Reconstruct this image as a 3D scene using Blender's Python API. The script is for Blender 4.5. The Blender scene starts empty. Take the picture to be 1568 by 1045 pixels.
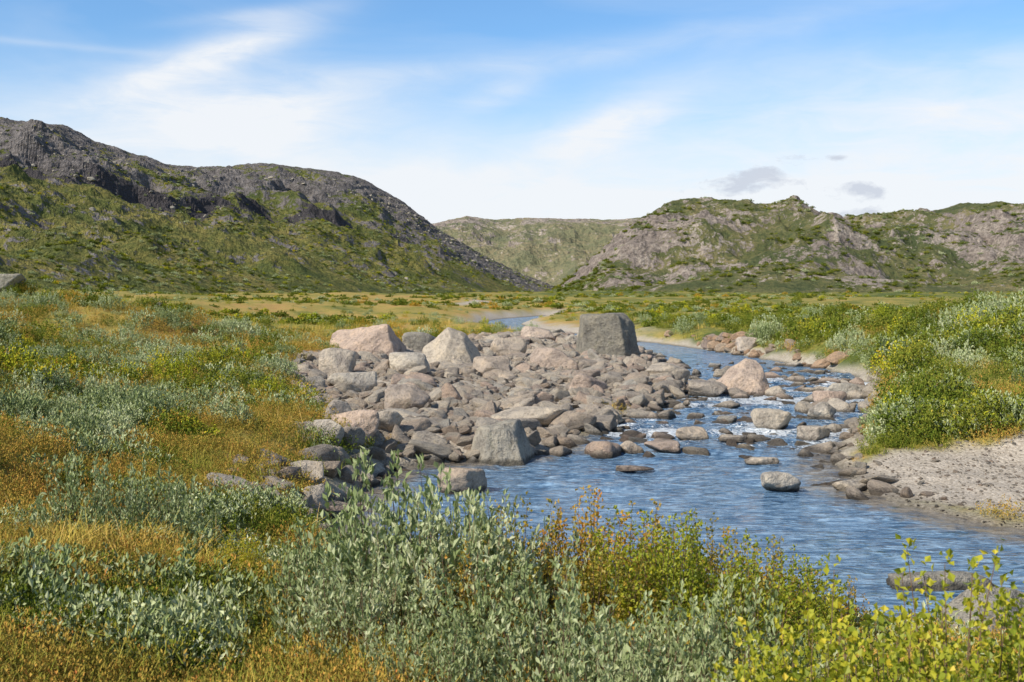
import bpy, bmesh, math, numpy as np
from mathutils import Vector
rs = np.random.RandomState
S = bpy.context.scene
# ------------------------------------------------------------------ noise
def _h(ix,iy,iz,seed):
    n=(ix.astype(np.int64)*374761393+iy.astype(np.int64)*668265263+iz.astype(np.int64)*2147483647+seed*974634777)&0xffffffff
    n=((n^(n>>13))*1274126177)&0xffffffff
    n=(n^(n>>16))&0xffffffff
    n=(n*2246822519)&0xffffffff
    return ((n^(n>>15))&0xffffff)/float(0xffffff)
def vn(x,y,z=None,seed=0):
    x=np.asarray(x,float); y=np.asarray(y,float)
    if z is None:
        fx=np.floor(x);fy=np.floor(y);u=x-fx;v=y-fy
        u=u*u*u*(u*(u*6-15)+10);v=v*v*v*(v*(v*6-15)+10);o=np.zeros_like(fx)
        a=_h(fx,fy,o,seed);b=_h(fx+1,fy,o,seed);c=_h(fx,fy+1,o,seed);d=_h(fx+1,fy+1,o,seed)
        return ((a*(1-u)+b*u)*(1-v)+(c*(1-u)+d*u)*v)*2-1
    fx=np.floor(x);fy=np.floor(y);fz=np.floor(z);u=x-fx;v=y-fy;w=z-fz
    u=u*u*(3-2*u);v=v*v*(3-2*v);w=w*w*(3-2*w)
    r=0
    for k,wk in ((0,1-w),(1,w)):
        a=_h(fx,fy,fz+k,seed);b=_h(fx+1,fy,fz+k,seed);c=_h(fx,fy+1,fz+k,seed);d=_h(fx+1,fy+1,fz+k,seed)
        r=r+wk*((a*(1-u)+b*u)*(1-v)+(c*(1-u)+d*u)*v)
    return r*2-1
def fbm(x,y,s=1.0,o=5,seed=0,g=0.5):
    r=0;a=1;t=0
    for i in range(o):
        f=2.03**i/s
        r=r+a*vn(x*f+i*17.3,y*f-i*9.1,seed=seed+i);t+=a;a*=g
    return r/t*1.6
def ridged(x,y,s=1.0,o=5,seed=0):
    r=0;a=1;t=0
    for i in range(o):
        f=2.1**i/s
        r=r+a*(1-np.abs(vn(x*f+i*7.3,y*f+i*3.1,seed=seed+i))*2);t+=a;a*=.5
    return r/t
def sst(a,b,x):
    t=np.clip((x-a)/(b-a),0,1);return t*t*(3-2*t)
# ------------------------------------------------------------------ terrain
RIVER=np.array([(-2.7,16.8),(-2.9,18.5),(-2.6,20),(-2.3,22),(-1.5,22.8),(-.4,23.0),(.7,24.4),(1.9,27),(3.4,30.5),(4.6,34),(5.8,38),(6.2,43),(5.9,48),(6.6,54),(6.8,60),(4.5,68),(2.5,75),(-.5,84),(-3,95),(-3.5,108),(-1.5,125),(4,140),(7,138),(2.5,122),(.8,108),(1.5,98),(4,88),(7.5,76),(10,67),(11.6,60),(12.8,52),(13.6,45),(12.6,40),(10.6,34),(8.9,29),(7.2,25),(6.3,22),(5.9,20),(6.3,18.6),(7,16.8),(8,15.6),(10,14.6),(14,13.6),(22,13),(60,12),(60,8),(22,9.5),(14,9.6),(9,9.8),(6.2,10.3),(4.8,11.0),(3.2,11.2),(1.8,11.7),(.4,12.3),(-1,13.4),(-2.2,14.8)],float)
BAR=np.array([(-2.4,22.3),(-4.2,25),(-5.3,30),(-7,36),(-7.8,42),(-5.5,50),(-1.5,58),(1,68),(3.5,72),(7,60),(6.8,50),(6.5,42),(5.8,37),(3.4,30),(1,24),(-.5,22.8)],float)
SAND=np.array([(5.8,21.6),(7.5,22.2),(9.5,22),(13,21),(18,19.5),(24,18),(24,12),(10,14),(7,16.8),(5.9,19)],float)
def sdist(x,y,P):
    d=np.full(x.shape,1e9);ins=np.zeros(x.shape,bool);n=len(P)
    for i in range(n):
        ax,ay=P[i];bx,by=P[(i+1)%n]
        ex,ey=bx-ax,by-ay
        t=np.clip(((x-ax)*ex+(y-ay)*ey)/(ex*ex+ey*ey),0,1)
        d=np.minimum(d,(x-ax-t*ex)**2+(y-ay-t*ey)**2)
        if ay!=by:
            ins^=((ay>y)!=(by>y))&(x<(bx-ax)*(y-ay)/(by-ay)+ax)
    d=np.sqrt(d);return np.where(ins,-d,d)
CP=np.array([(0,0,1.8,2.5),(-5,5,1.9,2.5),(5,3,1.45,2.5),(0,8,1.2,2),(4,8,.75,2),(7,8,.4,2),(9,6,.6,2),(3.5,5.5,1.1,2),(-4.4,10,1.55,2),(-4,15,.85,1.4),(-2.6,12.2,.6,1.8),(-8,14,1.9,2),(-5.5,20,1.15,1.2),(-12,20,2.2,2),(-6.5,26,1.1,1.5),(-9,32,1.3,2),(-18,32,2.4,3),(-9,42,1.1,2),(-20,50,2.5,3),(-30,60,3.2,3),(-12,60,1.2,3),(-6,60,.9,3),
(-3,27,.3,1),(0,28,.25,1),(-3,33,.45,1),(1,34,.35,1),(3,40,.4,1),(-2,42,.55,1),(-3,50,.65,1),(2,50,.5,1),(4,57,.5,1),(-5.5,38,.7,1),
(8,20,.25,1.5),(9,18,.3,1.5),(12,17.5,.4,1.5),(18,17,.5,1.5),(11,23.5,.8,1.2),(16,24,1.7,1.6),(14,32,1.5,1.5),(22,36,2.5,2),(17,45,1.4,1.5),(25,52,2.4,2),(18,62,1.2,1.2),(12,72,.8,1),(30,75,1.6,2),(10,95,.7,2),(-12,90,.9,2),(-40,100,2.4,3),(-80,150,3,3),(0,180,1.0,3),(60,150,1.2,3),(0,400,.8,3),(100,400,.8,3),(-100,300,2,3),(300,600,1,3),(0,1500,1,3),(-20,-20,2.2,3),(20,-20,2,3)],float)
def height(x,y,full=False):
    s=sdist(x,y,RIVER)+.25*fbm(x,y,1.2,3,5)*sst(140,40,y)
    W=0;G=0;w=0
    for cx,cy,g,ww in CP:
        k=1/(((x-cx)**2+(y-cy)**2)+1.5)**2
        W=W+k;G=G+k*g;w=w+k*ww
    G=G/W;w=w/W
    sp=np.maximum(s,0);sn=np.minimum(s,0)
    d=np.hypot(x,y)
    z=np.where(s>0,.02+G*(1-np.exp(-sp/w)),-.5*(1-np.exp(sn/.8)))
    z=z+fbm(x,y,2.5,4,11)*.14*np.clip(s/2,0,1)+fbm(x,y,14,3,12)*.3*np.clip(s/8,0,1)*sst(15,60,d)+fbm(x,y,.5,2,13)*.035*np.clip(s,0,1)
    z=z+np.where(y>250,fbm(x,y,60,3,15)*.6,0)
    return (z,s) if full else z
def gravel(x,y,s):
    n=fbm(x,y,1.5,4,21)*.7
    a=sst(.5,-.5,sdist(x,y,BAR)+n)
    b=sst(.4,-.3,sdist(x,y,SAND)+n*.7)
    c=sst(.8,.2,s+n*.4)*.9
    e=sst(2.6,.8,s+n)*sst(70,85,y)
    p=sst(1.2,.6,np.hypot((x+7-(y-180)*.05)/3.0,(y-185)/28)+n*.3)
    q=sst(1.2,.6,np.hypot((x+34)/7.0,(y-220)/10)+n*.5)
    return np.maximum.reduce([a,b,c,e,p,q])
# ------------------------------------------------------------------ node helpers
def node(nt,t,props=None,ins=None):
    n=nt.nodes.new(t)
    for k,v in (props or {}).items(): setattr(n,k,v)
    for k,v in (ins or {}).items():
        if isinstance(v,bpy.types.NodeSocket): nt.links.new(v,n.inputs[k])
        else: n.inputs[k].default_value=v
    return n
def mth(nt,op,a,b=0.0,c=0.0,clamp=False):
    n=node(nt,'ShaderNodeMath',{'operation':op,'use_clamp':clamp},{0:a,1:b,2:c});return n.outputs[0]
def mixc(nt,f,a,b,bl='MIX'):
    n=node(nt,'ShaderNodeMix',{'data_type':'RGBA','blend_type':bl},{0:f,6:a,7:b});return n.outputs[2]
def c4(c): return (c[0],c[1],c[2],1)
def ramp(nt,f,stops,interp='LINEAR'):
    n=node(nt,'ShaderNodeValToRGB',None,{0:f});e=n.color_ramp.elements;n.color_ramp.interpolation=interp
    while len(e)<len(stops): e.new(.5)
    for i,(p,c) in enumerate(stops):
        e[i].position=p
        e[i].color=c4(c) if hasattr(c,'__len__') else (c,c,c,1)
    return n.outputs[0]
def noise(nt,vec,scale,detail=5,rough=.55,dist=0,out=0):
    return node(nt,'ShaderNodeTexNoise',None,{'Vector':vec,'Scale':scale,'Detail':detail,'Roughness':rough,'Distortion':dist}).outputs[out]
def attr(nt,name): return node(nt,'ShaderNodeAttribute',{'attribute_name':name}).outputs['Fac']
def newmat(name):
    m=bpy.data.materials.new(name);m.use_nodes=True;nt=m.node_tree;nt.nodes.clear()
    return m,nt,nt.nodes.new('ShaderNodeOutputMaterial')
def bump(nt,h,st,dist=.1,nrm=None):
    i={'Strength':st,'Distance':dist,'Height':h}
    if nrm is not None:i['Normal']=nrm
    return node(nt,'ShaderNodeBump',None,i).outputs[0]
def princ(nt,out,col,rough=.9,nrm=None,spec=.2):
    i={'Base Color':col,'Roughness':rough,'Specular IOR Level':spec}
    if nrm is not None:i['Normal']=nrm
    p=node(nt,'ShaderNodeBsdfPrincipled',None,i);nt.links.new(p.outputs[0],out.inputs[0]);return p
# ------------------------------------------------------------------ materials
def m_ground():
    m,nt,o=newmat('tundra_ground')
    P=node(nt,'ShaderNodeNewGeometry').outputs['Position']
    n1=noise(nt,P,.35,5,.6);n2=noise(nt,P,3.0,5,.65);n3=noise(nt,P,22,4,.7);n0=noise(nt,P,.05,4,.6)
    g=mth(nt,'ADD',mth(nt,'MULTIPLY',n1,.5),mth(nt,'MULTIPLY',n2,.5))
    g=mth(nt,'ADD',g,mth(nt,'MULTIPLY',attr(nt,'dry'),.28))
    g=mth(nt,'ADD',g,mth(nt,'MULTIPLY',mth(nt,'SUBTRACT',n0,.5),.35))
    col=ramp(nt,g,[(.34,(.10,.13,.03)),(.46,(.24,.23,.05)),(.56,(.38,.30,.075)),(.68,(.50,.33,.10)),(.82,(.42,.23,.085))])
    col=mixc(nt,1.0,col,ramp(nt,n3,[(.25,.45),(.7,1.25)]),'MULTIPLY')
    v=node(nt,'ShaderNodeTexVoronoi',{'feature':'F1'},{'Vector':P,'Scale':18.0})
    gc=ramp(nt,node(nt,'ShaderNodeSeparateColor',None,{0:v.outputs['Color']}).outputs[0],[(0,(.40,.34,.27)),(.5,(.48,.415,.34)),(1,(.56,.49,.41))])
    gc=mixc(nt,1.0,gc,ramp(nt,n3,[(.3,.65),(.7,1.15)]),'MULTIPLY')
    col=mixc(nt,attr(nt,'gravel'),col,gc)
    wz=node(nt,'ShaderNodeSeparateXYZ',None,{0:P}).outputs[2]
    wet=ramp(nt,mth(nt,'ADD',wz,mth(nt,'MULTIPLY',n3,.1)),[(.06,.45),(.16,1.0)])
    col=mixc(nt,1.0,col,wet,'MULTIPLY')
    hh=mth(nt,'ADD',mth(nt,'MULTIPLY',n3,.6),mth(nt,'MULTIPLY',v.outputs['Distance'],-.6))
    princ(nt,o,col,.95,bump(nt,hh,.7,.05));return m
def m_rock(name,cols,lich=.5,scale=1.0):
    m,nt,o=newmat(name)
    oi=node(nt,'ShaderNodeObjectInfo')
    tc=node(nt,'ShaderNodeTexCoord').outputs['Object']
    off=node(nt,'ShaderNodeVectorMath',{'operation':'SCALE'},{0:(31.,17.,53.),3:oi.outputs['Random']}).outputs[0]
    P=node(nt,'ShaderNodeVectorMath',{'operation':'ADD'},{0:tc,1:off}).outputs[0]
    n1=noise(nt,P,1.6*scale,4,.6,.4);n2=noise(nt,P,9*scale,5,.7);n3=noise(nt,P,45*scale,2,.7)
    base=ramp(nt,oi.outputs['Random'],[(i/(len(cols)-1),c) for i,c in enumerate(cols)])
    col=mixc(nt,1.0,base,ramp(nt,n1,[(.3,(.64,.64,.67)),(.5,(1.,1.,1.)),(.7,(1.2,1.16,1.08))]),'MULTIPLY')
    col=mixc(nt,1.0,col,ramp(nt,n2,[(.3,(.56,.54,.52)),(.5,(1,1,1)),(.72,(1.14,1.13,1.1))]),'MULTIPLY')
    col=mixc(nt,ramp(nt,n3,[(.56,0.),(.66,.55*lich)]),col,(.09,.088,.08,1))
    ln=noise(nt,P,3.5*scale,5,.75,.8)
    col=mixc(nt,ramp(nt,ln,[(.57,0.),(.67,.5*lich)]),col,(.22,.21,.13,1))
    Z=node(nt,'ShaderNodeSeparateXYZ',None,{0:node(nt,'ShaderNodeNewGeometry').outputs['Position']}).outputs[2]
    wet=ramp(nt,mth(nt,'ADD',Z,mth(nt,'MULTIPLY',n2,.12)),[(.11,.30),(.19,1.)])
    col=mixc(nt,1.0,col,wet,'MULTIPLY')
    h=mth(nt,'ADD',mth(nt,'ADD',mth(nt,'MULTIPLY',n1,1.4),mth(nt,'MULTIPLY',n2,.9)),mth(nt,'MULTIPLY',n3,.18))
    princ(nt,o,col,.88,bump(nt,h,.95,.13),.25);return m
def m_leaf(name,stops,tr=.3):
    m,nt,o=newmat(name)
    oi=node(nt,'ShaderNodeObjectInfo')
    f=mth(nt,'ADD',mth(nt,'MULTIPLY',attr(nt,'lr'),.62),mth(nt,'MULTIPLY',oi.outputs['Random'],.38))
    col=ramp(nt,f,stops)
    if tr<=0:
        d=node(nt,'ShaderNodeBsdfDiffuse',None,{'Color':col});nt.links.new(d.outputs[0],o.inputs[0]);return m
    d=node(nt,'ShaderNodeBsdfPrincipled',None,{'Base Color':col,'Roughness':.5,'Specular IOR Level':.3})
    t=node(nt,'ShaderNodeBsdfTranslucent',None,{'Color':mixc(nt,1.0,col,(1.1,1.12,.65,1),'MULTIPLY')})
    x=node(nt,'ShaderNodeMixShader',None,{0:tr,1:d.outputs[0],2:t.outputs[0]})
    nt.links.new(x.outputs[0],o.inputs[0]);return m
def m_plain(name,c,r=.9):
    m,nt,o=newmat(name)
    P=node(nt,'ShaderNodeTexCoord').outputs['Object']
    col=mixc(nt,1.0,c4(c),ramp(nt,noise(nt,P,30,2),[(.3,.6),(.7,1.3)]),'MULTIPLY')
    princ(nt,o,col,r);return m
def m_hill(name,greens,rocks,sc,rockbias,darkrock_shade):
    m,nt,o=newmat(name)
    g=node(nt,'ShaderNodeNewGeometry');P=g.outputs['Position']
    n1=noise(nt,P,.02*sc,6,.65,.5);n2=noise(nt,P,.09*sc,7,.72,.3);n3=noise(nt,P,.5*sc,4,.75);n4=noise(nt,P,.045*sc,5,.7,1.)
    gr=ramp(nt,mth(nt,'ADD',mth(nt,'MULTIPLY',n1,.5),mth(nt,'MULTIPLY',n2,.5)),[(.36,greens[0]),(.45,greens[1]),(.53,greens[2]),(.64,greens[3])])
    gr=mixc(nt,ramp(nt,n3,[(.46,0.),(.60,.8)]),gr,c4(greens[4]))
    rk=ramp(nt,mth(nt,'ADD',mth(nt,'MULTIPLY',n4,.55),mth(nt,'MULTIPLY',n2,.45)),[(.38,rocks[0]),(.5,rocks[1]),(.62,rocks[2])])
    rk=mixc(nt,1.0,rk,ramp(nt,n3,[(.32,.42),(.62,1.25)]),'MULTIPLY')
    nz=node(nt,'ShaderNodeSeparateXYZ',None,{0:g.outputs['Normal']}).outputs[2]
    steep=mth(nt,'SUBTRACT',1.0,nz)
    f=mth(nt,'ADD',attr(nt,'rock'),mth(nt,'MULTIPLY',steep,1.3))
    f=mth(nt,'ADD',f,mth(nt,'MULTIPLY',mth(nt,'SUBTRACT',n2,.5),3.4))
    f=mth(nt,'ADD',f,mth(nt,'ADD',mth(nt,'MULTIPLY',mth(nt,'SUBTRACT',n3,.5),1.8),rockbias))
    f=ramp(nt,f,[(.48,0.),(.60,1.)])
    col=mixc(nt,f,gr,rk)
    col=mixc(nt,mth(nt,'MULTIPLY',f,ramp(nt,mth(nt,'ADD',attr(nt,'dark'),mth(nt,'MULTIPLY',mth(nt,'SUBTRACT',n4,.5),1.6)),[(.3,0.),(.7,1.)])),col,mixc(nt,n3,c4([c*.5 for c in darkrock_shade]),c4([c*1.9 for c in darkrock_shade])))
    h=mth(nt,'ADD',mth(nt,'MULTIPLY',n2,4.5),mth(nt,'MULTIPLY',n3,1.8))
    princ(nt,o,col,.95,bump(nt,h,1.0,1.6),.1);return m
def m_water():
    m,nt,o=newmat('river_water')
    P=node(nt,'ShaderNodeNewGeometry').outputs['Position']
    ra=attr(nt,'rapid');sh=attr(nt,'shallow');fo=attr(nt,'foam')
    mp=node(nt,'ShaderNodeMapping',None,{'Vector':P,'Scale':(.7,1.9,1)}).outputs[0]
    w1=noise(nt,mp,2.4,4,.6,.8);w2=noise(nt,mp,7,3,.6,.6);w3=noise(nt,mp,1.0,3,.5,.5)
    hh=mth(nt,'ADD',mth(nt,'MULTIPLY',w1,1.0),mth(nt,'ADD',mth(nt,'MULTIPLY',w2,.6),mth(nt,'MULTIPLY',w3,.8)))
    hh=mth(nt,'MULTIPLY',hh,mth(nt,'ADD',.85,mth(nt,'MULTIPLY',ra,1.4)))
    nb=bump(nt,hh,1.0,.14)
    bed=noise(nt,P,2.2,5,.7)
    deep_glint=mixc(nt,ramp(nt,mth(nt,'ADD',mth(nt,'MULTIPLY',w1,.5),mth(nt,'MULTIPLY',w2,.5)),[(.40,0.),(.5,.4),(.60,1.)]),(.035,.10,.20,1),(.30,.45,.62,1))  # deep-water blue with bright sky glints on the ripples painted into the colour
    col=mixc(nt,ramp(nt,mth(nt,'ADD',sh,mth(nt,'MULTIPLY',mth(nt,'SUBTRACT',bed,.5),1.3)),[(.5,0.),(.9,.85)]),deep_glint,mixc(nt,ramp(nt,bed,[(.4,0.),(.6,1.)]),(.14,.105,.065,1),(.32,.25,.16,1)))
    col=mixc(nt,mth(nt,'MULTIPLY',ra,ramp(nt,w2,[(.45,.8),(.58,0.)])),col,(.02,.045,.085,1))
    fz=noise(nt,node(nt,'ShaderNodeMapping',None,{'Vector':P,'Scale':(1.8,1.0,1)}).outputs[0],4.5,6,.8,1.0)
    fm=mth(nt,'ADD',fz,mth(nt,'ADD',mth(nt,'MULTIPLY',mth(nt,'SUBTRACT',ra,1.0),.25),mth(nt,'MULTIPLY',fo,.20)))
    fm=mth(nt,'MULTIPLY',ramp(nt,fm,[(.54,0.),(.64,1.)]),.9)
    p=node(nt,'ShaderNodeBsdfPrincipled',None,{'Base Color':mixc(nt,fm,col,(.84,.88,.92,1)),'Roughness':mth(nt,'ADD',.08,mth(nt,'MULTIPLY',fm,.6)),'IOR':1.4,'Normal':nb})
    nt.links.new(p.outputs[0],o.inputs[0]);return m
# ------------------------------------------------------------------ mesh helpers
def link(ob): S.collection.objects.link(ob);return ob
def mesh(name,V,F,mat=None,smooth=False,attrs=None,midx=None):
    me=bpy.data.meshes.new(name)
    me.from_pydata(np.asarray(V,float).tolist(),[],F.tolist() if hasattr(F,'tolist') else F)
    if smooth: me.polygons.foreach_set('use_smooth',np.ones(len(me.polygons),bool))
    for k,a in (attrs or {}).items():
        me.attributes.new(k,'FLOAT','POINT').data.foreach_set('value',np.asarray(a,np.float32).ravel())
    for x in (mat if isinstance(mat,list) else [mat] if mat else []): me.materials.append(x)
    if midx is not None: me.polygons.foreach_set('material_index',np.asarray(midx,np.int32))
    me.update();return me
def gridfaces(nu,nv,wrap=False):
    i=np.arange(nu if wrap else nu-1);j=np.arange(nv-1)
    I,J=np.meshgrid(i,j,indexing='ij');I2=(I+1)%nu
    return np.stack([I*nv+J,I2*nv+J,I2*nv+J+1,I*nv+J+1],-1).reshape(-1,4)
# ------------------------------------------------------------------ ground
MG=m_ground()
front=np.linspace(-math.radians(42),math.radians(42),500)
back=np.linspace(math.radians(42),math.radians(318),62)[1:-1]
ang=np.concatenate([front,back])
rad=np.concatenate([np.geomspace(.4,4,20)[:-1],np.geomspace(4,110,400)[:-1],np.geomspace(110,5000,110)])
A,R=np.meshgrid(ang,rad,indexing='ij');A=A[::-1]
GX=R*np.sin(A);GY=R*np.cos(A)
GZ,GS=height(GX,GY,True)
def dryf(x,y):
    d=fbm(x,y,6,3,31)*.5
    d=d+1.2*np.exp(-(((x+9)/7)**2+((y-50)/13)**2))+.6*sst(13,8,y)*sst(-.5,-1.5,x)+.3*sst(80,100,y)*sst(400,200,y)
    d=d-.35*sst(8,12,x)
    return d
V=np.stack([GX,GY,GZ],-1).reshape(-1,3)
F=gridfaces(len(ang),len(rad),True)
gm=mesh('ground',V,F,MG,True,{'gravel':gravel(GX,GY,GS),'dry':dryf(GX,GY)})
ground=link(bpy.data.objects.new('ground',gm))
# ------------------------------------------------------------------ hills
def hill(name,ridge,foot,nu,nv,mat,seed,amp,rockf,darkf,cliff=None,prof=1.0,back=1.0,terr=.4):
    ridge=np.array(ridge,float);foot=np.array(foot,float)
    tr=np.linspace(0,1,len(ridge));tf=np.linspace(0,1,len(foot))
    u=np.linspace(0,1,nu)
    Rg=np.stack([np.interp(u,tr,ridge[:,k]) for k in range(3)],-1)
    Ft=np.stack([np.interp(u,tf,foot[:,k]) for k in range(3)],-1)
    v=np.concatenate([np.linspace(0,1,nv),1+np.linspace(0,back,nv//3)[1:]])
    U,Vv=np.meshgrid(u,v,indexing='ij')
    vb=np.clip(Vv,0,1)
    X=Ft[:,None,0]+(Rg[:,None,0]-Ft[:,None,0])*Vv
    Y=Ft[:,None,1]+(Rg[:,None,1]-Ft[:,None,1])*Vv
    p=vb**prof
    if cliff is not None: p=p+cliff(U,vb,X,Y)
    p=np.where(Vv>1,1-((Vv-1)/back)**1.6,p)
    Z=Ft[:,None,2]+(Rg[:,None,2]-Ft[:,None,2])*p
    env=sst(0,.25,vb)*(1-.9*sst(.75,1,vb)*sst(1.5,1,Vv))
    Hh=(Rg[:,None,2]-Ft[:,None,2])
    n=ridged(X,Y,amp*9,6,seed)-.35
    n2=fbm(X,Y,amp*3,6,seed+9)
    rk=rockf(U,vb,X,Y,Z)
    Z=Z+env*amp*(n*1.3+n2*.5)*np.clip(Hh/60,.1,1)+sst(.05,.3,vb)*fbm(X,Y,7,4,seed+20,.6)*.9*np.clip(.3+rk,.2,1.2)
    st=amp*.7;q0=fbm(X,Y,amp*6,3,seed+31)*.7;q=Z/st+q0;fl=np.floor(q);fr=q-fl
    Zt=(fl+sst(.3,.8,fr)-q0)*st
    Z=Z+(Zt-Z)*terr*np.clip(rk,0,1)*sst(.1,.3,vb)*sst(1,.93,vb)
    me=mesh(name,np.stack([X,Y,Z],-1).reshape(-1,3),gridfaces(nu,len(v))[:,::-1],mat,False,{'rock':rk,'dark':darkf(U,vb,X,Y,Z)})
    link(bpy.data.objects.new(name,me))
    return X,Y,Z,vb,rk,Vv
def RP(L,fn):
    out=[]
    for az,t,Y in L: out.append((az*Y,Y,3.5+t*Y))
    return out
LR=RP([(-.80,.165,430),(-.62,.160,450),(-.45,.148,480),(-.42,.145,500),(-.393,.141,520),(-.364,.127,540),(-.335,.118,560),(-.30,.108,580),(-.278,.106,600),(-.25,.107,620),(-.22,.1095,640),(-.175,.105,650),(-.14,.098,660),(-.118,.088,680),(-.10,.078,690),(-.085,.066,710),(-.067,.052,730),(-.04,.036,760),(-.01,.018,800),(.03,.003,840),(.05,-.004,860)],0)
LF=[(-300,60,-2),(-130,110,-1),(-95,150,-1),(-80,190,-1),(-70,230,-1),(-60,280,-1),(-45,340,-1),(-30,400,-1),(-10,470,-1),(10,560,-1),(32,700,-1),(45,860,-1)]
def lband(U,v,X,Y):
    n=fbm(X,Y,50,4,91)
    e=sst(.10,.2,U)*sst(.8,.5,U)*sst(-.45,.25,fbm(X,Y,24,3,97))
    c=.50-.30*(U-.35)+n*.035
    return e,c
def lcl(U,v,X,Y):
    e,c=lband(U,v,X,Y)
    return e*(.075*sst(c,c+.027,v)*sst(1.0,.72,v)-.014*sst(.25,.45,v)*sst(.55,.45,v))
def lrock(U,v,X,Y,Z):
    e,c=lband(U,v,X,Y)
    return np.clip(sst(.40,.88,v+.34*fbm(X,Y,60,4,61)+.5*sst(.45,.9,U))*.88-.12+1.0*e*np.exp(-((v-c-.01)/.028)**2),0,1)
def lshade(U,v,X,Y,Z):
    e,c=lband(U,v,X,Y);return np.clip(.27+.75*e*np.exp(-((v-c-.005)/.024)**2)+.12*U,0,1)  # cliff shadow painted into the rock colour as a darker band
gL=[(.085,.115,.04),(.17,.185,.055),(.29,.26,.08),(.38,.29,.11),(.09,.115,.04)]
ML=m_hill('hill_moor',gL,[(.16,.145,.145),(.26,.235,.225),(.38,.34,.31)],1.0,-.06,(.085,.077,.08))
HL=hill('hill',LR,LF,620,280,ML,3,4.5,lrock,lshade,lcl,1.05,.9,.45)
gR=[(.085,.11,.05),(.15,.16,.065),(.25,.225,.10),(.35,.28,.13),(.085,.11,.05)]
rR=[(.22,.185,.165),(.35,.29,.25),(.54,.46,.38)]
MR=m_hill('hill_far_rock',gR,rR,.85,-.02,(.14,.13,.135))
MA=m_hill('hill_distant_haze',[(.17,.185,.11),(.24,.235,.13),(.31,.27,.155),(.37,.30,.18),(.15,.165,.10)],rR,.6,-.12,(.18,.17,.175))  # aerial haze put into the colours: lighter, bluer tones for the distant ridge
def rA(U,v,X,Y,Z): return np.clip(.12+.5*sst(.75,.95,v)+.25*fbm(X,Y,90,3,70),0,1)
AR=RP([(-.22,.045,1300),(-.13,.052,1300),(-.09,.055,1300),(-.068,.0565,1300),(-.04,.0627,1300),(-.014,.0602,1320),(.01,.0615,1320),(.05,.0602,1320),(.085,.0597,1320),(.12,.061,1320),(.18,.055,1320),(.3,.046,1300)],0)
AF=[(-300,800,-6),(-140,800,-6),(-60,830,-6),(0,840,-6),(60,800,-6),(140,760,-6),(380,760,-6)]
HA=hill('hill',AR,AF,420,160,MA,21,10,rA,lambda *a:.1+0*a[0],None,.85,.6)
BR=RP([(.03,-.008,760),(.05,.008,800),(.078,.030,850),(.10,.050,900),(.124,.0655,930),(.147,.0735,950),(.176,.0752,960),(.204,.0712,970),(.227,.068,980),(.25,.060,990),(.273,.054,1000),(.30,.045,1000),(.35,.025,1000),(.41,.0,1000)],0)
BF=[(15,640,-5),(50,570,-5),(90,540,-5),(140,520,-5),(200,520,-5),(280,520,-5),(400,560,-5)]
def rB(U,v,X,Y,Z):
    f=.16+.72*fbm(X,Y,60,5,73)+.3*sst(.85,.98,v)+.22*sst(.3,.4,v)*sst(.75,.6,v)-.3*sst(.25,.1,v)
    return np.clip(f,0,1)
def dB(U,v,X,Y,Z): return np.clip(.16+.6*sst(.74,.92,v+.1*fbm(X,Y,50,3,75)),0,1)
def cB(U,v,X,Y): return .13*sst(.35,.42,v+.12*fbm(X,Y,80,3,74))*sst(1,.6,v)
HB=hill('hill',BR,BF,460,240,MR,33,14,rB,dB,cB,.8,.6,.6)
CR=RP([(.22,-.006,1100),(.25,.03,1100),(.275,.050,1100),(.30,.0563,1100),(.325,.0631,1090),(.354,.0655,1080),(.377,.0683,1080),(.394,.0735,1070),(.41,.0712,1060),(.45,.070,1050),(.52,.080,1040),(.62,.075,1000),(.8,.08,900)],0)
CF=[(190,700,-5),(230,600,-5),(280,560,-5),(340,540,-5),(420,520,-5),(520,480,-5)]
HC=hill('hill',CR,CF,460,220,MR,44,14,rB,dB,cB,.8,.6,.6)
# ------------------------------------------------------------------ rocks
def ico(n):
    b=bmesh.new();bmesh.ops.create_icosphere(b,subdivisions=n,radius=1)
    V=np.array([v.co[:] for v in b.verts]);F=np.array([[v.index for v in f.verts] for f in b.faces]);b.free()
    V/=np.linalg.norm(V,axis=1)[:,None];return V,F
ICO={n:ico(n) for n in (4,5,6)}
def rockmesh(name,seed,mat,planes=None,n=5,p=16,rough=.05):
    r=rs(seed);D,F=ICO[n]
    if planes is None:
        k=r.randint(11,17);N=r.normal(size=(k,3));N/=np.linalg.norm(N,axis=1)[:,None];d=r.uniform(.55,1.02,k)
        N=np.vstack([N,[(0,0,1),(0,0,-1),(1,0,.1),(-1,.1,0),(.1,1,0),(0,-1,.1)]]);d=np.concatenate([d,r.uniform(.8,1.1,6)])
    else:
        P=np.array(planes,float);N=P[:,:3]/np.linalg.norm(P[:,:3],axis=1)[:,None];d=P[:,3]
    q=np.clip(D@N.T,0,None)/d
    rad=(q**p).sum(1)**(-1/p)
    V=D*rad[:,None]
    a=seed*3.7
    nn=vn(V[:,0]*2+a,V[:,1]*2,V[:,2]*2,seed)*.6+vn(V[:,0]*5+a,V[:,1]*5,V[:,2]*5,seed+1)*.3+vn(V[:,0]*13,V[:,1]*13,V[:,2]*13,seed+2)*.14
    V=V*(1+rough*1.8*nn)[:,None]
    return mesh(name,V,F,mat,True)
MK=m_rock('river_stone',[(.62,.53,.42),(.49,.42,.345),(.68,.59,.48),(.47,.37,.29),(.58,.48,.38),(.50,.46,.40),(.66,.56,.45),(.39,.34,.29),(.60,.45,.355),(.56,.49,.41)],.45)
MKB=m_rock('grey_stone',[(.36,.33,.265),(.41,.37,.305),(.34,.31,.26)],.9,.8)
MKG=m_rock('big_boulder_stone',[(.29,.265,.215),(.30,.27,.22)],1.1,1.1)
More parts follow.
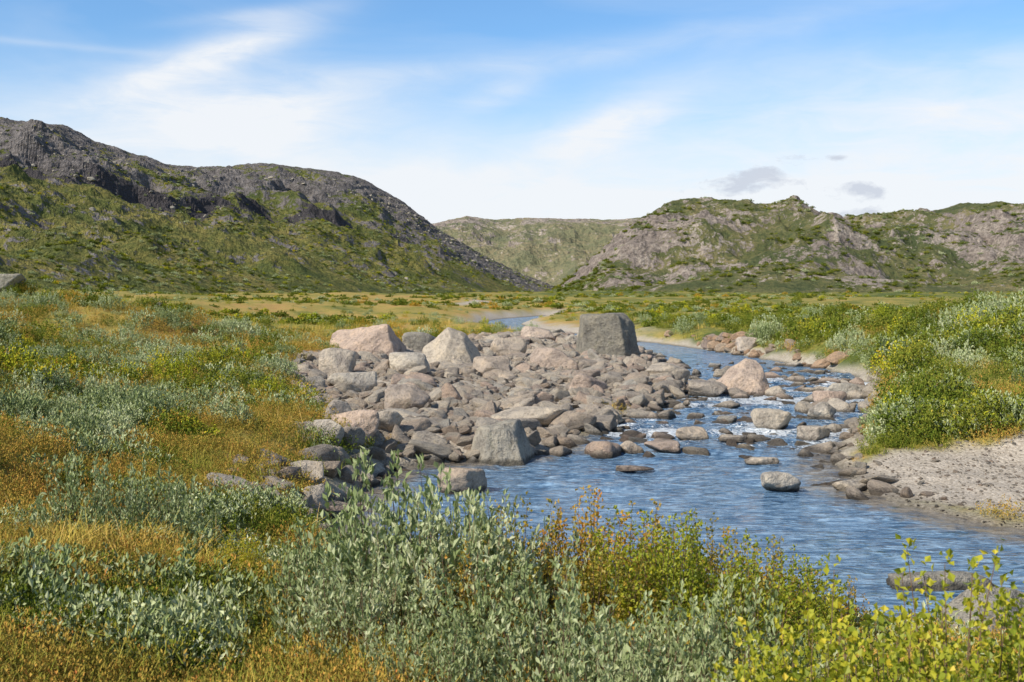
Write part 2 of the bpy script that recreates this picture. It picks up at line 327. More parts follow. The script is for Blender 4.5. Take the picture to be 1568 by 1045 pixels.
MKD=m_rock('bank_stone',[(.48,.31,.20),(.56,.38,.25),(.46,.37,.28),(.36,.28,.24)],.5)
def coll(name,objs):
    c=bpy.data.collections.new(name)
    for o in objs:c.objects.link(o)
    return c
def variants(prefix,meshes): return coll(prefix,[bpy.data.objects.new('%s_variant_%02d'%(prefix,i),m) for i,m in enumerate(meshes)])
RM=[rockmesh('stone_%d'%i,100+i,MK,n=4,p=(10,14,20)[i%3]) for i in range(16)]
C_rock=variants('stone',RM)
C_rockd=variants('bank_stone',[rockmesh('bstone_%d'%i,200+i,MKD,n=4) for i in range(6)])
def scatter(name,col,pts,rot,scl,idx):
    n=len(pts)
    me=bpy.data.meshes.new(name);me.vertices.add(n);me.vertices.foreach_set('co',np.asarray(pts,np.float32).ravel())
    me.attributes.new('rot','FLOAT_VECTOR','POINT').data.foreach_set('vector',np.asarray(rot,np.float32).ravel())
    me.attributes.new('scl','FLOAT_VECTOR','POINT').data.foreach_set('vector',np.asarray(scl,np.float32).ravel())
    me.attributes.new('idx','INT','POINT').data.foreach_set('value',np.asarray(idx,np.int32))
    ob=link(bpy.data.objects.new(name,me))
    nt=bpy.data.node_groups.new(name+'_scatter','GeometryNodeTree')
    nt.interface.new_socket('Geometry',in_out='INPUT',socket_type='NodeSocketGeometry')
    nt.interface.new_socket('Geometry',in_out='OUTPUT',socket_type='NodeSocketGeometry')
    gi=nt.nodes.new('NodeGroupInput');go=nt.nodes.new('NodeGroupOutput')
    ci=nt.nodes.new('GeometryNodeCollectionInfo');ci.inputs[0].default_value=col;ci.inputs[1].default_value=True;ci.inputs[2].default_value=True
    ip=nt.nodes.new('GeometryNodeInstanceOnPoints')
    def na(nm,t):
        a=nt.nodes.new('GeometryNodeInputNamedAttribute');a.data_type=t;a.inputs[0].default_value=nm;return a.outputs[0]
    er=nt.nodes.new('FunctionNodeEulerToRotation')
    L=nt.links.new
    L(gi.outputs[0],ip.inputs['Points']);L(ci.outputs[0],ip.inputs['Instance']);ip.inputs['Pick Instance'].default_value=True
    L(na('idx','INT'),ip.inputs['Instance Index']);L(na('rot','FLOAT_VECTOR'),er.inputs[0]);L(er.outputs[0],ip.inputs['Rotation'])
    L(na('scl','FLOAT_VECTOR'),ip.inputs['Scale']);L(ip.outputs[0],go.inputs[0])
    ob.modifiers.new('scatter','NODES').node_group=nt
    return ob
r=rs(1)
WR=[]   # stones standing in the water: x,y,radius (for foam wakes)
def cand(n,x0,x1,y0,y1,r): return r.uniform(x0,x1,n),r.uniform(y0,y1,n)
def rockscatter(name,col,nv,x,y,size,r,sink=.25,flat=(.45,.8)):
    n=len(x);z,s=height(x,y,True)
    sc=np.stack([size*r.uniform(.85,1.45,n),size*r.uniform(.7,1.1,n),size*r.uniform(flat[0],flat[1],n)],-1)
    z=np.maximum(z,-.12)+sc[:,2]*(1-2*sink)*.5+r.uniform(-.3,.15,n)*sc[:,2]
    rot=np.stack([r.normal(0,.3,n),r.normal(0,.3,n),r.uniform(0,6.28,n)],-1)
    return scatter(name,col,np.stack([x,y,z],-1),rot,sc,r.randint(0,nv,n))
x,y=cand(14000,-9,8,21,73,r);b=sdist(x,y,BAR)+fbm(x,y,2,3,88)*.8
k=(b<.1);x=x[k];y=y[k];n=len(x)
size=np.exp(r.normal(math.log(.135),.52,n))*(1+.006*(y-25));size=np.clip(size,.05,.48)
rockscatter('river_stones',C_rock,16,x,y,size,r,flat=(.38,.7))
x,y=cand(26000,-6,16,11,80,r);s=sdist(x,y,RIVER)
left=(s>-.4)&(s<1.5)&(x<-.5)&(y<27)&(y>15.)
right=(s>-.9)&(s<.5)&(x>4.5)&(y>18.5)&(y<42)&(r.rand(len(x))<.7)
leftfar=(s>-.8)&(s<.5)&(y>27)&(y<75)&(x<8)
inr=(s<-.3)&(y>23.5)&(y<52)&(r.rand(len(x))<.34)
near=(s>-.3)&(s<.8)&(y<14)&(x>3.3)&(r.rand(len(x))<.3)
k=(left|right|leftfar|inr|near)&(r.rand(len(x))<.55);x=x[k];y=y[k];s=s[k];n=len(x)
sz=np.clip(np.exp(r.normal(math.log(.15),.5,n)),.05,.42);sz=np.where((s<-.3)&(y>23),np.clip(sz*1.25,.14,.5),sz)
rockscatter('shore_stones',C_rock,16,x,y,sz,r,flat=(.4,.75))
q=(s<-.1)&(y>22)&(y<50)&(sz>.16);WR+=list(zip(x[q],y[q],sz[q]))
x,y=cand(9000,4.5,20,13,23,r);k=(sdist(x,y,SAND)<.2)&(sdist(x,y,RIVER)>-.1);x=x[k];y=y[k];n=len(x)
rockscatter('gravel',C_rock,16,x,y,np.clip(np.exp(r.normal(math.log(.018),.5,n)),.008,.1),r)
x,y=cand(9000,6,19,40,76,r);s=sdist(x,y,RIVER);k=(s>-.1)&(s<1.2)&(x>8)&(y>48)&(r.rand(len(x))<.5*sst(-.3,.4,fbm(x,y,3,2,99)));x=x[k];y=y[k]
rockscatter('bank_stones',C_rockd,6,x,y,np.clip(np.exp(r.normal(math.log(.19),.5,len(x))),.08,.5),r)
# --- named boulders
def boulder(x,y,w,d,h,rz=0,seed=0,planes=None,mat=MK,sink=.22,z=None,p=16,n=5,tilt=(0,0)):
    me=rockmesh('boulder',seed,mat,planes,n,p,.05)
    V=np.empty(len(me.vertices)*3);me.vertices.foreach_get('co',V);V=V.reshape(-1,3)
    V-=(V.max(0)+V.min(0))/2;V/=(V.max(0)-V.min(0));V*=[w,d,h/(1-sink)]
    me.vertices.foreach_set('co',V.ravel());me.update()
    ob=link(bpy.data.objects.new('boulder',me))
    z0=max(float(height(np.array([x]),np.array([y]))[0]),0.) if z is None else z
    ob.location=(x,y,z0+h/(1-sink)*(.5-sink));ob.rotation_euler=(tilt[0],tilt[1],rz)
    if z0<.05: WR.append((x,y,w*.45))
    return ob
BIG=[(-.95,-.1,.12,.86),(.75,-.62,.17,.90),(1,.3,.16,.98),(-.22,-1,.10,.72),(0,1,.1,.8),(-.05,0,1,.78),(.55,-.2,.8,.95),(-.6,-.5,.85,1.05),(0,0,-1,1),(-.5,-.9,.5,.98)]
boulder(4.35,51.5,3.0,2.4,2.35,0,1,BIG,MKG,.1,0.0,30,6)
PYR=[(-.75,-.45,.62,.6),(.8,-.35,.45,.62),(0,-.95,.4,.62),(0,.8,.6,.7),(0,0,-1,.4),(-1,0,0,.95),(1,0,0,.95),(.3,-.5,.9,.7)]
boulder(-2.3,44,2.4,1.7,1.45,.15,2,PYR,MK,.15,.5,24,6)
SLB=[(-.45,-.5,.75,.55),(.95,-.2,.2,.9),(-1,0,.1,1.2),(0,-1,.15,.6),(.2,.5,.85,.62),(0,0,-1,.5),(0,1,0,.7)]
boulder(-6.0,47,3.4,2.2,1.35,0,3,SLB,MK,.2,.65,24,6)
SL2=[(-.6,-.2,.75,.62),(.7,-.6,.4,.8),(.95,.1,.3,.9),(-.3,-1,.25,.6),(0,1,.3,.7),(0,0,-1,.4),(-1,0,0,1.1),(.2,-.6,.9,.66)]
boulder(7.6,37.3,1.9,1.5,1.15,0,4,SL2,MK,.15,.0,22,6)
boulder(-.15,22.9,1.45,1.0,.82,.1,5,[(-.9,-.3,.3,.8),(.8,-.4,.5,.85),(-.1,-1,.25,.6),(-.1,0,1,.6),(0,1,.2,.7),(0,0,-1,.5),(.3,-.6,.8,.7)],MKB,.15,0,20,6)
BL=[(-.85,19.4,.85,.6,.42,0),(.6,27.6,2.2,1.2,.5,.1),(-2.7,29.3,1.2,.9,.7,.2),(-5.6,36.5,1.2,.9,.95,0),(-3.4,38,1.4,.9,.75,.3),(-4.6,33,1.4,1,.55,0),(-.2,49.5,1.6,1.3,.95,.4),(1.6,44,1.8,1.2,.75,.1),(-.6,39,1.4,1,.8,.5),(2.4,35.5,1.3,.9,.6,.2),(5.6,41,1.6,1.1,.6,.2),(6.3,36.7,1.3,.9,.5,0),(4.6,19.6,.72,.55,.33,.2),(6.4,28,1.05,.8,.5,.1),(6.9,26,.7,.6,.35,.6),(9.2,33,1.1,.8,.5,.2),(8.3,30.5,.9,.7,.45,1),(10.5,36.5,1.2,.9,.45,.2),(3.2,24.2,.8,.5,.22,0),(4.1,26.1,.75,.6,.3,.1),(2.5,24.1,.6,.45,.25,0),(2.35,21.7,.75,.35,.1,0),(5.1,26,.8,.5,.12,0),(4.95,22.5,.7,.5,.14,0),(5.9,19.7,.7,.4,.15,.2),(5.0,13.3,1.2,.55,.17,.1),(-3.3,18.2,.6,.5,.4,.2),(-2.95,17,.42,.36,.36,.5),(-3.3,20.6,.55,.5,.5,0),(-3.1,22.4,.9,.7,.6,.3),(-2.7,23.6,.9,.8,.45,.7),(-3.6,23.3,.7,.6,.5,.7),(-3.9,50,2.0,1.5,1.0,.2),(1.2,60,2,1.5,.8,.2),(12.2,58.5,1.4,1,.6,0),(-26,58,2.2,1.5,.9,.2),(-16.5,52,1.3,1,.5,.2)]
for i,(x,y,w,d,h,a) in enumerate(BL): boulder(x,y,w,d,h,a,300+i,None,MKB if i in(32,35,36,25) else MK,.2,None,(12,16,22)[i%3],5)
boulder(4.9,10.7,1.7,1.0,.55,.3,401,None,MKB,.3,None,14);boulder(5.9,11.1,.9,.8,.45,.3,402,None,MK,.3,None,14);boulder(4.2,10.1,.8,.8,.35,.3,403,None,MKB,.3,None,14)
# ------------------------------------------------------------------ water
xs=np.concatenate([np.arange(-5,20,.12),np.geomspace(20,60,40)]);ys=np.concatenate([np.arange(7.5,60,.12),np.linspace(60,142,200)])
WX,WY=np.meshgrid(xs,ys,indexing='ij')
ws=sdist(WX,WY,RIVER)
rapid=sst(22.5,26,WY)*sst(52,42,WY)*(.55+.6*sst(-.2,.6,fbm(WX,WY,2.5,3,77)))
rapid=np.clip(rapid+.25*sst(18,21,WY)*sst(26,22,WY),0,1.15)
foam=np.zeros_like(WX)
for (a,b,c) in WR:
    i0,i1=np.searchsorted(xs,[a-3*c-.3,a+3*c+.3]);j0,j1=np.searchsorted(ys,[b-5*c-1,b+2*c+.3])
    dx=(WX[i0:i1,j0:j1]-a-.15*(WY[i0:i1,j0:j1]-b))/(c*1.25);dy=WY[i0:i1,j0:j1]-b
    g=np.exp(-dx**2)*np.exp(-np.where(dy<0,(dy/(c*3.))**2,(dy/(c*1.3))**2))
    foam[i0:i1,j0:j1]=np.maximum(foam[i0:i1,j0:j1],g)
foam*=np.clip(rapid*1.5,.0,1)
WZ=fbm(WX*.8,WY*1.5,.5,3,41)*(.012+.055*rapid)+fbm(WX,WY*1.6,1.4,2,45)*(.012+.045*rapid)
link(bpy.data.objects.new('river_water',mesh('river_water',np.stack([WX,WY,WZ],-1).reshape(-1,3),gridfaces(len(xs),len(ys)),m_water(),True,{'rapid':rapid,'foam':foam,'shallow':sst(-2.2,0,ws)*sst(34,22,WY)})))
# ------------------------------------------------------------------ plants
def nrm(v): return v/np.maximum(np.linalg.norm(v,axis=-1,keepdims=True),1e-6)
def shrubmesh(name,seed,mat,H=.8,R=.6,ns=90,nl=30,L=.04,W=.016,t0=.3,spread=.05,up=.5,stem=None,stems=True,K=5):
    r=rs(seed)
    a=r.rand(ns)*6.283;rr=np.sqrt(r.rand(ns))*R
    lump=1+.22*vn(np.cos(a)*2+seed,np.sin(a)*2+rr*3,seed=seed)
    tip=np.stack([rr*np.cos(a)*lump,rr*np.sin(a)*lump,H*(1-.6*(rr/R)**2)*r.uniform(.55,1.15,ns)],-1)
    base=tip*[.25,.25,0]+np.array([0,0,-.08])+np.concatenate([r.normal(0,.03,(ns,2)),np.zeros((ns,1))],1)
    ctl=base*.45+tip*.55+np.stack([tip[:,0]*.25,tip[:,1]*.25,-tip[:,2]*.1],-1)+r.normal(0,.04,(ns,3))*H
    def B(i,t): t=t[:,None];return (1-t)**2*base[i]+2*t*(1-t)*ctl[i]+t*t*tip[i]
    i=np.repeat(np.arange(ns),nl);N=len(i);t=t0+(1-t0)*r.rand(N)**.75
    pos=B(i,t);tan=nrm(B(i,np.minimum(t+.05,1.1))-B(i,t-.05))
    off=r.normal(0,spread,(N,3))*(1.15-t)[:,None]*1.4;pos=pos+off
    d=nrm(tan*.7+r.normal(0,.55,(N,3))+np.array([0,0,up]))
    side=nrm(np.cross(d,r.normal(0,1,(N,3))+np.array([0,0,1.])));nn=nrm(np.cross(side,d))
    l=(L*r.uniform(.6,1.25,N))[:,None];w=(W*r.uniform(.7,1.2,N))[:,None]
    p0=pos;p2=pos+d*l-nn*l*.1;m=pos+d*l*.5
    V=np.stack([p0,m+side*w*.5+nn*w*.2,p2,m-side*w*.5+nn*w*.2],1).reshape(-1,3)
    F=np.arange(4*N).reshape(-1,4).tolist();mi=[0]*N
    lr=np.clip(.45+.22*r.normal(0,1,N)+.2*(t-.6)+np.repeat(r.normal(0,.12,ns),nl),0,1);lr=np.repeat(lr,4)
    if stems:
        o=len(V);T=np.linspace(0,.97,K);ii=np.repeat(np.arange(ns),K);P=B(ii,np.tile(T,ns)).reshape(ns,K,3)
        wd=(.0045*(1.2-T)*(H/.8))[None,:,None,None]
        tri=np.array([(1,0,0),(-.5,.87,0),(-.5,-.87,0)])
        SV=(P[:,:,None,:]+tri*wd).reshape(-1,3);V=np.vstack([V,SV]);lr=np.concatenate([lr,np.zeros(len(SV))])
        for s in range(ns):
            for k in range(K-1):
                b0=o+(s*K+k)*3
                for e in range(3):
                    F.append([b0+e,b0+(e+1)%3,b0+3+(e+1)%3,b0+3+e]);mi.append(1)
    return mesh(name,V,F,[mat,stem],False,{'lr':lr},mi)
MST=m_plain('twig_bark',(.17,.11,.07))
cW=[(0,(.12,.16,.055)),(.35,(.27,.325,.13)),(.65,(.46,.50,.27)),(1,(.68,.67,.45))]
cG=[(0,(.05,.085,.012)),(.4,(.125,.165,.022)),(.75,(.25,.26,.04)),(1,(.46,.38,.055))]
cY=[(0,(.10,.15,.015)),(.35,(.27,.31,.028)),(.7,(.53,.49,.04)),(.9,(.74,.54,.045)),(1,(.64,.22,.04))]
cO=[(0,(.13,.14,.025)),(.35,(.32,.27,.04)),(.65,(.52,.34,.05)),(1,(.62,.25,.055))]
cH=[(0,(.12,.14,.03)),(.35,(.31,.26,.05)),(.65,(.52,.35,.08)),(.88,(.60,.31,.075)),(1,(.57,.19,.07))]
LW=m_leaf('willow_leaf',cW,.2);LG=m_leaf('birch_leaf_green',cG,.3);LY=m_leaf('birch_leaf_yellow',cY,.3);LO=m_leaf('birch_leaf_rust',cO,.3)
LWf=m_leaf('willow_leaf_b',cW,0);LGf=m_leaf('birch_leaf_green_b',cG,0);LYf=m_leaf('birch_leaf_yellow_b',cY,0);LOf=m_leaf('birch_leaf_rust_b',cO,0)
LGR=m_leaf('grass_blade',[(0,(.24,.24,.045)),(.35,(.50,.40,.08)),(.7,(.74,.49,.13)),(1,(.82,.55,.24))],0)
LGG=m_leaf('grass_blade_green',[(0,(.16,.20,.03)),(.5,(.34,.34,.055)),(1,(.56,.45,.11))],0)
LH=m_leaf('heath_leaf',cH,0)
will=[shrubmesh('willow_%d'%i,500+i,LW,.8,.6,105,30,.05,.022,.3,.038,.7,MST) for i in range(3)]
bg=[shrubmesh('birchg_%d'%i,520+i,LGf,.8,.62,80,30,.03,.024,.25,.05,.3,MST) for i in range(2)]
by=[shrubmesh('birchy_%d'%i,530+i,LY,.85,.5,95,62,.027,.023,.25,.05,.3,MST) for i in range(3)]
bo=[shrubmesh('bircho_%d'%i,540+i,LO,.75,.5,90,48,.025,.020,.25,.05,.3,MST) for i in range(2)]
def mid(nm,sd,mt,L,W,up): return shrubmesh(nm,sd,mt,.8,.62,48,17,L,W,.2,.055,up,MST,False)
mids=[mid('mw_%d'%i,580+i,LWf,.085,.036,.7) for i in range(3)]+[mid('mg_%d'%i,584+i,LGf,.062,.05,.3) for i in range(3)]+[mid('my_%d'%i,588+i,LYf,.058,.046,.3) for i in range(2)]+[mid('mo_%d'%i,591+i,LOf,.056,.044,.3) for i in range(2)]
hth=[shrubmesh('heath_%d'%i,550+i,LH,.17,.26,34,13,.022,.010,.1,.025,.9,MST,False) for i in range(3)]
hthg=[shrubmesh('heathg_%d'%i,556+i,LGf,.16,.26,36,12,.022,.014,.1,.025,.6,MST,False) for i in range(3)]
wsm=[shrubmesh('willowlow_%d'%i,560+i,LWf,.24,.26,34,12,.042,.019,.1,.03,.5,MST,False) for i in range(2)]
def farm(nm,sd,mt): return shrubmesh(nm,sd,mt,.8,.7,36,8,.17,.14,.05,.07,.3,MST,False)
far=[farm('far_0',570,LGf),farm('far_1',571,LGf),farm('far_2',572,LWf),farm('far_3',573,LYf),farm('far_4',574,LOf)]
def tuft(name,seed,mat,n=34,H=.22,R=.12):
    r=rs(seed);a=r.rand(n)*6.283;b=np.stack([r.normal(0,R*.5,n),r.normal(0,R*.5,n),np.full(n,-.02)],-1)
    h=H*r.uniform(.35,1.15,n);lean=r.uniform(.1,.95,n)*h
    dr=np.stack([np.cos(a),np.sin(a),0*a],-1);sd=np.stack([-np.sin(a),np.cos(a),0*a],-1)
    w=.0032
    V=[];T=[0,.5,1.]
    for t in T:
        c=b+dr*(lean*t**2)[:,None]+np.array([0,0,1.])*(h*(t-.18*t*t*lean/h*1.5))[:,None]
        ww=w*(1-t*.85);V+= [c-sd*ww,c+sd*ww]
    V=np.stack(V,1);k=len(T)*2;F=[]
    for i in range(n):
        for j in range(len(T)-1):
            o=i*k+j*2;F.append([o,o+1,o+3,o+2])
    return mesh(name,V.reshape(-1,3),F,mat,False,{'lr':np.repeat(r.rand(n),k)})
tf=[tuft('tuft_%d'%i,600+i,LGR) for i in range(4)]+[tuft('tuftg_%d'%i,610+i,LGG,32,.19) for i in range(2)]
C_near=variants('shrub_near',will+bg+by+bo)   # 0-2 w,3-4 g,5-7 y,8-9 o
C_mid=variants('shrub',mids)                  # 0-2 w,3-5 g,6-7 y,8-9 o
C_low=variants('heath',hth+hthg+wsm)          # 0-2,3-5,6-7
C_tuft=variants('tuft',tf)
C_far=variants('scrub',far)
def polar(n,r0,r1,r,half=34,pw=1.0):
    u=r.rand(n);R=r0*(r1/r0)**(u**pw);a=np.radians(r.uniform(-half,half,n));return R*np.sin(a),R*np.cos(a)
def place(name,col,x,y,sc,idx,r,zj=0,tilt=.1,zs=1.):
    n=len(x);z=height(x,y)
    rot=np.stack([r.normal(0,tilt,n),r.normal(0,tilt,n),r.uniform(0,6.28,n)],-1)
    S3=np.stack([sc*r.uniform(.9,1.15,n),sc*r.uniform(.9,1.15,n),sc*r.uniform(.8,1.15,n)*zs],-1)
    return scatter(name,col,np.stack([x,y,z+zj],-1),rot,S3,idx)
def hero(name,me,L,r=rs(9)):
    for i,(x,y,s) in enumerate(L):
        o=link(bpy.data.objects.new(name,me[i%len(me)]))
        o.location=(x,y,float(height(np.array([x]),np.array([y]))[0])-.02);o.rotation_euler=(0,0,r.uniform(0,6.28));o.scale=(s*1.05,s*1.05,s)
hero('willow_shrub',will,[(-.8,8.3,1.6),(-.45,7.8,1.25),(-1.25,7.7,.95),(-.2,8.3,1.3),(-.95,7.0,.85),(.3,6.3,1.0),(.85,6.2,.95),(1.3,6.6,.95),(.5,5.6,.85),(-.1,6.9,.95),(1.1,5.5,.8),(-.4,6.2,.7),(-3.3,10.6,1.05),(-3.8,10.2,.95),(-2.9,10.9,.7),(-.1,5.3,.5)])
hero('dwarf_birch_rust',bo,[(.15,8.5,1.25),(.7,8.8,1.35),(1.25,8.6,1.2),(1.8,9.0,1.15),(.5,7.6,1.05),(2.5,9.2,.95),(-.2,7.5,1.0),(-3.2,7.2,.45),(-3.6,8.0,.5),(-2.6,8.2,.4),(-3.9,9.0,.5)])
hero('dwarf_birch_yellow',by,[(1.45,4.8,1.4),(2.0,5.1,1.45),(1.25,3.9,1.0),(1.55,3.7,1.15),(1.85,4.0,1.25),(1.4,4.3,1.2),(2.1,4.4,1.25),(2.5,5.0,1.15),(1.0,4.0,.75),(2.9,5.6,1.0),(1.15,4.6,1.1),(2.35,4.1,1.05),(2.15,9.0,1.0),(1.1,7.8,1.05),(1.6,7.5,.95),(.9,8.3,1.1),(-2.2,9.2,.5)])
r=rs(22)
x,y=polar(24000,9,150,r);s=sdist(x,y,RIVER);g=gravel(x,y,s)
pn=fbm(x,y,4,3,51);tn=fbm(x,y,3.5,3,52);D=np.hypot(x,y)
ex=np.exp(-(((x+9.5)/6)**2+((y-50)/14)**2))
dens=sst(-.3,.35,pn+.15)*(1-.95*ex)
k=(s>np.where(x>5,.9,1.2))&(g<.25)&(r.rand(len(x))<dens*np.where(x>7,.42,.40)*sst(4,12,D)*sst(200,80,D))
k&=~((x>-2.6)&(y<16)&(x<8));k&=~((y<10.5)&(x<0));k&=~((y>60)&(r.rand(len(x))<.35));k&=~((s<2.2)&(x<0)&(y<24));k&=~((y<15)&(x<0)&(r.rand(len(x))<.6))
x=x[k];y=y[k];tn=tn[k];D=D[k];n=len(x);u=r.rand(n)
typ=np.where(tn>.08,r.randint(0,3,n),np.where(u<.58,r.randint(3,6,n),np.where(u<.82,r.randint(6,8,n),r.randint(8,10,n))))
R_=(x>7)&(tn<.45);typ=np.where(R_,r.randint(3,6,n),typ);typ=np.where(R_&(u<.12),r.randint(6,8,n),typ);typ=np.where(R_&(u>.86),0,typ)
sc=r.uniform(.4,1.0,n)*np.where(x>8,1.25,.85)*(1+sst(25,50,D)*.3)*(1-sst(55,100,y)*.45)
nr=(D<15)&(x<7)
tn_=np.where(typ<3,typ,np.where(typ<6,3+typ%2,np.where(typ<8,5+typ%3,typ)))
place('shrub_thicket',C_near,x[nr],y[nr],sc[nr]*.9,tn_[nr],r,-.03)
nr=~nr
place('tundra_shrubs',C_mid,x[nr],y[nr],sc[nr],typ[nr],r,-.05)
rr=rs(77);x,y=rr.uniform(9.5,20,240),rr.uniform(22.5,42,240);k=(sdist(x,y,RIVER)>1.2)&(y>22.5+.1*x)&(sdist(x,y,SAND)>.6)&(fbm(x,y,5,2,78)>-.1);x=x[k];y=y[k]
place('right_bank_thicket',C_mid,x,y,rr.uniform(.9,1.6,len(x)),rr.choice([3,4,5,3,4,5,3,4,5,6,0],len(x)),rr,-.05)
x,y=polar(24000,3.2,60,r);s=sdist(x,y,RIVER);g=gravel(x,y,s)
k=(s>.35)&(r.rand(len(x))>g*1.3)&((r.rand(len(x))<.75)|(y>9)|(x>0));x=x[k];y=y[k];n=len(x);tn=fbm(x,y,1.1,3,53);u=r.rand(n)
typ=np.where(tn-.3*(x>7)+.15*((x<0)&(y<14))>.0,r.randint(0,3,n),np.where(u<.76,r.randint(3,6,n),r.randint(6,8,n)))
place('heath',C_low,x,y,r.uniform(.35,1.15,n)*(1+np.hypot(x,y)/32),typ,r)
x,y=polar(36000,3.0,80,r);s=sdist(x,y,RIVER);g=gravel(x,y,s);gn=fbm(x,y,1.4,3,54)
ex=np.exp(-(((x+9.5)/6)**2+((y-50)/14)**2))+.45*sst(13,9,y)*sst(0,-1,x)
k=(s>.3)&(r.rand(len(x))>g*1.25)&(r.rand(len(x))<sst(-.4,.4,gn+ex)*.95+.04);x=x[k];y=y[k];gn=gn[k];n=len(x)
typ=np.where((fbm(x,y,2,3,55)+.5*(x>7)-.25*((x<0)&(y<14))>.05),r.randint(4,6,n),r.randint(0,4,n))
place('grass',C_tuft,x,y,r.uniform(.4,1.25,n)*(1+np.hypot(x,y)/60),typ,r,0,.25)
x,y=polar(9000,75,620,r,32,.9);s=sdist(x,y,RIVER);g=gravel(x,y,s);pn=fbm(x,y,22,4,56)
k=(s>2)&(g<.3)&(r.rand(len(x))<sst(-.1,.4,pn)*.9+.03);x=x[k];y=y[k];n=len(x);u=r.rand(n)
typ=np.where(u<.65,r.randint(0,2,n),np.where(u<.8,2,np.where(u<.93,3,4)))
place('valley_scrub',C_far,x,y,r.uniform(.5,1.1,n)*(1+sst(100,350,y)*.5),typ,r,-.1,.1,.65)
def onhill(H,n,r,vmin,vmax,want):
    X,Y,Z,vb,rk,Vv=H
    i=r.randint(0,X.shape[0]-1,n*4);j=r.randint(0,X.shape[1]-1,n*4)
    pn=fbm(X[i,j],Y[i,j],45,4,57)
    k=(vb[i,j]>vmin)&(vb[i,j]<vmax)&(Vv[i,j]<1)&(want(rk[i,j],pn,r.rand(n*4)))
    i=i[k][:n];j=j[k][:n];a=r.rand(len(i));b=r.rand(len(i))
    f=lambda Q:Q[i,j]*(1-a)*(1-b)+Q[i+1,j]*a*(1-b)+Q[i,j+1]*(1-a)*b+Q[i+1,j+1]*a*b
    return np.stack([f(X),f(Y),f(Z)],-1)
def hs(name,col,P,sc,typ,r,tilt=.1):
    n=len(P);rot=np.stack([r.normal(0,tilt,n),r.normal(0,tilt,n),r.uniform(0,6.28,n)],-1)
    S3=np.stack([sc*r.uniform(.8,1.4,n),sc*r.uniform(.8,1.4,n),sc*r.uniform(.5,.9,n)],-1);scatter(name,col,P,rot,S3,typ)
w=lambda rk,pn,u:u<(1-rk)*sst(-.3,.4,pn)
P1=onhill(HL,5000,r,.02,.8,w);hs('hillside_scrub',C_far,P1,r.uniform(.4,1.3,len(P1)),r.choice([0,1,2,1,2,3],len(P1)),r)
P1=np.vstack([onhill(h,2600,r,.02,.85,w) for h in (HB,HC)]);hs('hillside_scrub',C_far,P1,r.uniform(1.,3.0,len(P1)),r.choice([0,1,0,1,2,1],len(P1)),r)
C_hrock=variants('hill_stone',[rockmesh('hstone_%d'%i,700+i,MKB,n=4,p=24) for i in range(5)])
P1=onhill(HL,1500,r,.1,.9,lambda rk,pn,u:u<rk*1.2+.03);hs('hillside_stones',C_hrock,P1,np.clip(np.exp(r.normal(-.9,.5,len(P1))),.1,1.1),r.randint(0,5,len(P1)),r,.3)
# ------------------------------------------------------------------ sky & sun
sun_dir=Vector((-.68,-.50,.72)).normalized()
el=math.asin(sun_dir.z);rot=math.atan2(sun_dir.x,sun_dir.y)
W=bpy.data.worlds.new("World");S.world=W;W.use_nodes=True;nt=W.node_tree;nt.nodes.clear()
sky=node(nt,'ShaderNodeTexSky',{'sky_type':'NISHITA','sun_disc':False,'sun_elevation':el,'sun_rotation':rot,'altitude':100,'air_density':1.0,'dust_density':.6,'ozone_density':2.0})
G=node(nt,'ShaderNodeTexCoord').outputs['Generated']
sp=node(nt,'ShaderNodeSeparateXYZ',None,{0:G})
az=mth(nt,'ARCTAN2',sp.outputs[0],sp.outputs[1]);ele=mth(nt,'ARCSINE',sp.outputs[2])
def gauss(ca,ce,sa,se,th=0):
    c,s_=math.cos(th),math.sin(th)
    da=mth(nt,'SUBTRACT',az,ca);de=mth(nt,'SUBTRACT',ele,ce)
    a=mth(nt,'ADD',mth(nt,'MULTIPLY',da,c/sa),mth(nt,'MULTIPLY',de,s_/sa))
    b=mth(nt,'ADD',mth(nt,'MULTIPLY',da,-s_/se),mth(nt,'MULTIPLY',de,c/se))
    return mth(nt,'EXPONENT',mth(nt,'MULTIPLY',mth(nt,'ADD',mth(nt,'MULTIPLY',a,a),mth(nt,'MULTIPLY',b,b)),-1.0))
cv=node(nt,'ShaderNodeCombineXYZ',None,{0:az,1:ele,2:0.0}).outputs[0]
st=node(nt,'ShaderNodeMapping',None,{'Vector':cv,'Rotation':(0,0,-.25),'Scale':(3.,11.,1)}).outputs[0]
s1=noise(nt,st,1.2,5,.5,.6);s2=noise(nt,st,4.0,6,.62,.7)
low=ramp(nt,ele,[(.04,1.),(.085,.95),(.12,.62),(.155,.25),(.21,.03)])
a=mth(nt,'MULTIPLY',low,mth(nt,'ADD',.25,mth(nt,'ADD',s1,mth(nt,'MULTIPLY',s2,.6))))
def addm(a,b,k): return mth(nt,'ADD',a,mth(nt,'MULTIPLY',b,k))
bl=gauss(-.255,.195,.085,.016,.38);bl=addm(bl,gauss(-.24,.15,.13,.032,.1),.75);bl=addm(bl,gauss(.09,.142,.06,.018,.35),.8);bl=addm(bl,gauss(-.01,.17,.03,.012,.3),.5)
bl=addm(bl,gauss(.35,.15,.2,.05,0),.45);bl=addm(bl,gauss(-.38,.195,.1,.003,-.02),.2);bl=addm(bl,gauss(-.23,.228,.06,.006,.15),.3);bl=addm(bl,gauss(.05,.2,.25,.012,.12),.35)
bl=mth(nt,'MULTIPLY',bl,mth(nt,'ADD',-.4,mth(nt,'MULTIPLY',mth(nt,'ADD',s1,s2),1.2)))
m_=mth(nt,'ADD',a,mth(nt,'MAXIMUM',bl,0.0))
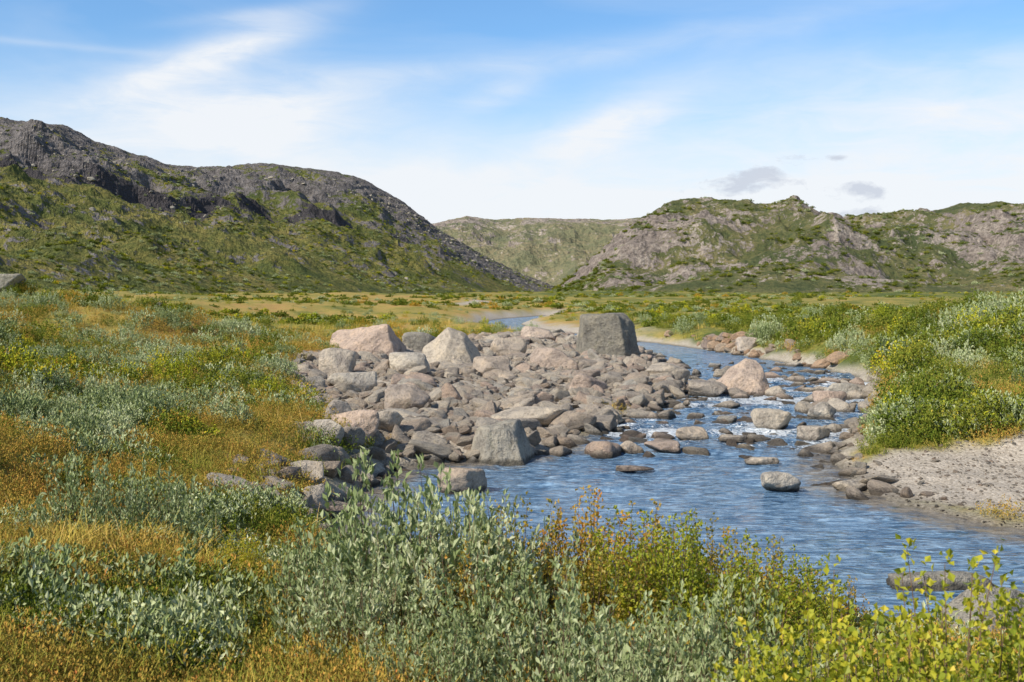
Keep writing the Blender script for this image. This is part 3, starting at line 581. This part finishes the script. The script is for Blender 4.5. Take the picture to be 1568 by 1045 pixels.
m_=mth(nt,'ADD',m_,mth(nt,'MULTIPLY',ramp(nt,s1,[(.5,0.),(.75,1.)]),.15))
m_=mth(nt,'MINIMUM',mth(nt,'MAXIMUM',m_,0.0),.96)
tc=ramp(nt,ele,[(.25,(.48,.71,.88)),(.55,(.45,.50,.53))])
tint=mixc(nt,1.0,sky.outputs[0],node(nt,'ShaderNodeVectorMath',{'operation':'SCALE'},{0:tc,3:2.0}).outputs[0],'MULTIPLY')
col=mixc(nt,m_,tint,(9.0,9.25,9.6,1))
pf=node(nt,'ShaderNodeMapping',None,{'Vector':cv,'Scale':(1.,2.2,1)}).outputs[0]
pn=noise(nt,pf,38,5,.65,.3)
pg=gauss(.20,.087,.045,.008);pg=addm(pg,gauss(.215,.099,.025,.007),1.);pg=addm(pg,gauss(.295,.082,.026,.0085),1.05);pg=addm(pg,gauss(.29,.062,.05,.007,.1),.85);pg=addm(pg,gauss(.25,.11,.02,.005),.75);pg=addm(pg,gauss(.28,.109,.012,.004),.7)
pm=ramp(nt,mth(nt,'ADD',mth(nt,'MULTIPLY',pg,.66),mth(nt,'MULTIPLY',mth(nt,'SUBTRACT',pn,.5),1.4)),[(.33,0.),(.65,.85)])
col=mixc(nt,pm,col,(6.0,6.5,7.5,1))
bgd=node(nt,'ShaderNodeBackground',None,{0:col,1:.1});wo=nt.nodes.new('ShaderNodeOutputWorld');nt.links.new(bgd.outputs[0],wo.inputs[0])
sl=bpy.data.lights.new('sun','SUN');sl.energy=5.0;sl.angle=math.radians(.5);sl.color=(1,.93,.80)
so=link(bpy.data.objects.new('sun',sl));so.rotation_euler=sun_dir.to_track_quat('Z','Y').to_euler()
# ------------------------------------------------------------------ camera
cd=bpy.data.cameras.new('camera');cd.lens=40;cd.sensor_width=36;cd.shift_y=-.0526;cd.clip_start=.1;cd.clip_end=9000
cd.dof.use_dof=True;cd.dof.focus_distance=28;cd.dof.aperture_fstop=6.3
co=link(bpy.data.objects.new('camera',cd));co.location=(0,0,3.5);co.rotation_euler=(math.radians(90),0,0)
S.camera=co
S.view_settings.view_transform='Standard';S.view_settings.look='None';S.view_settings.exposure=0
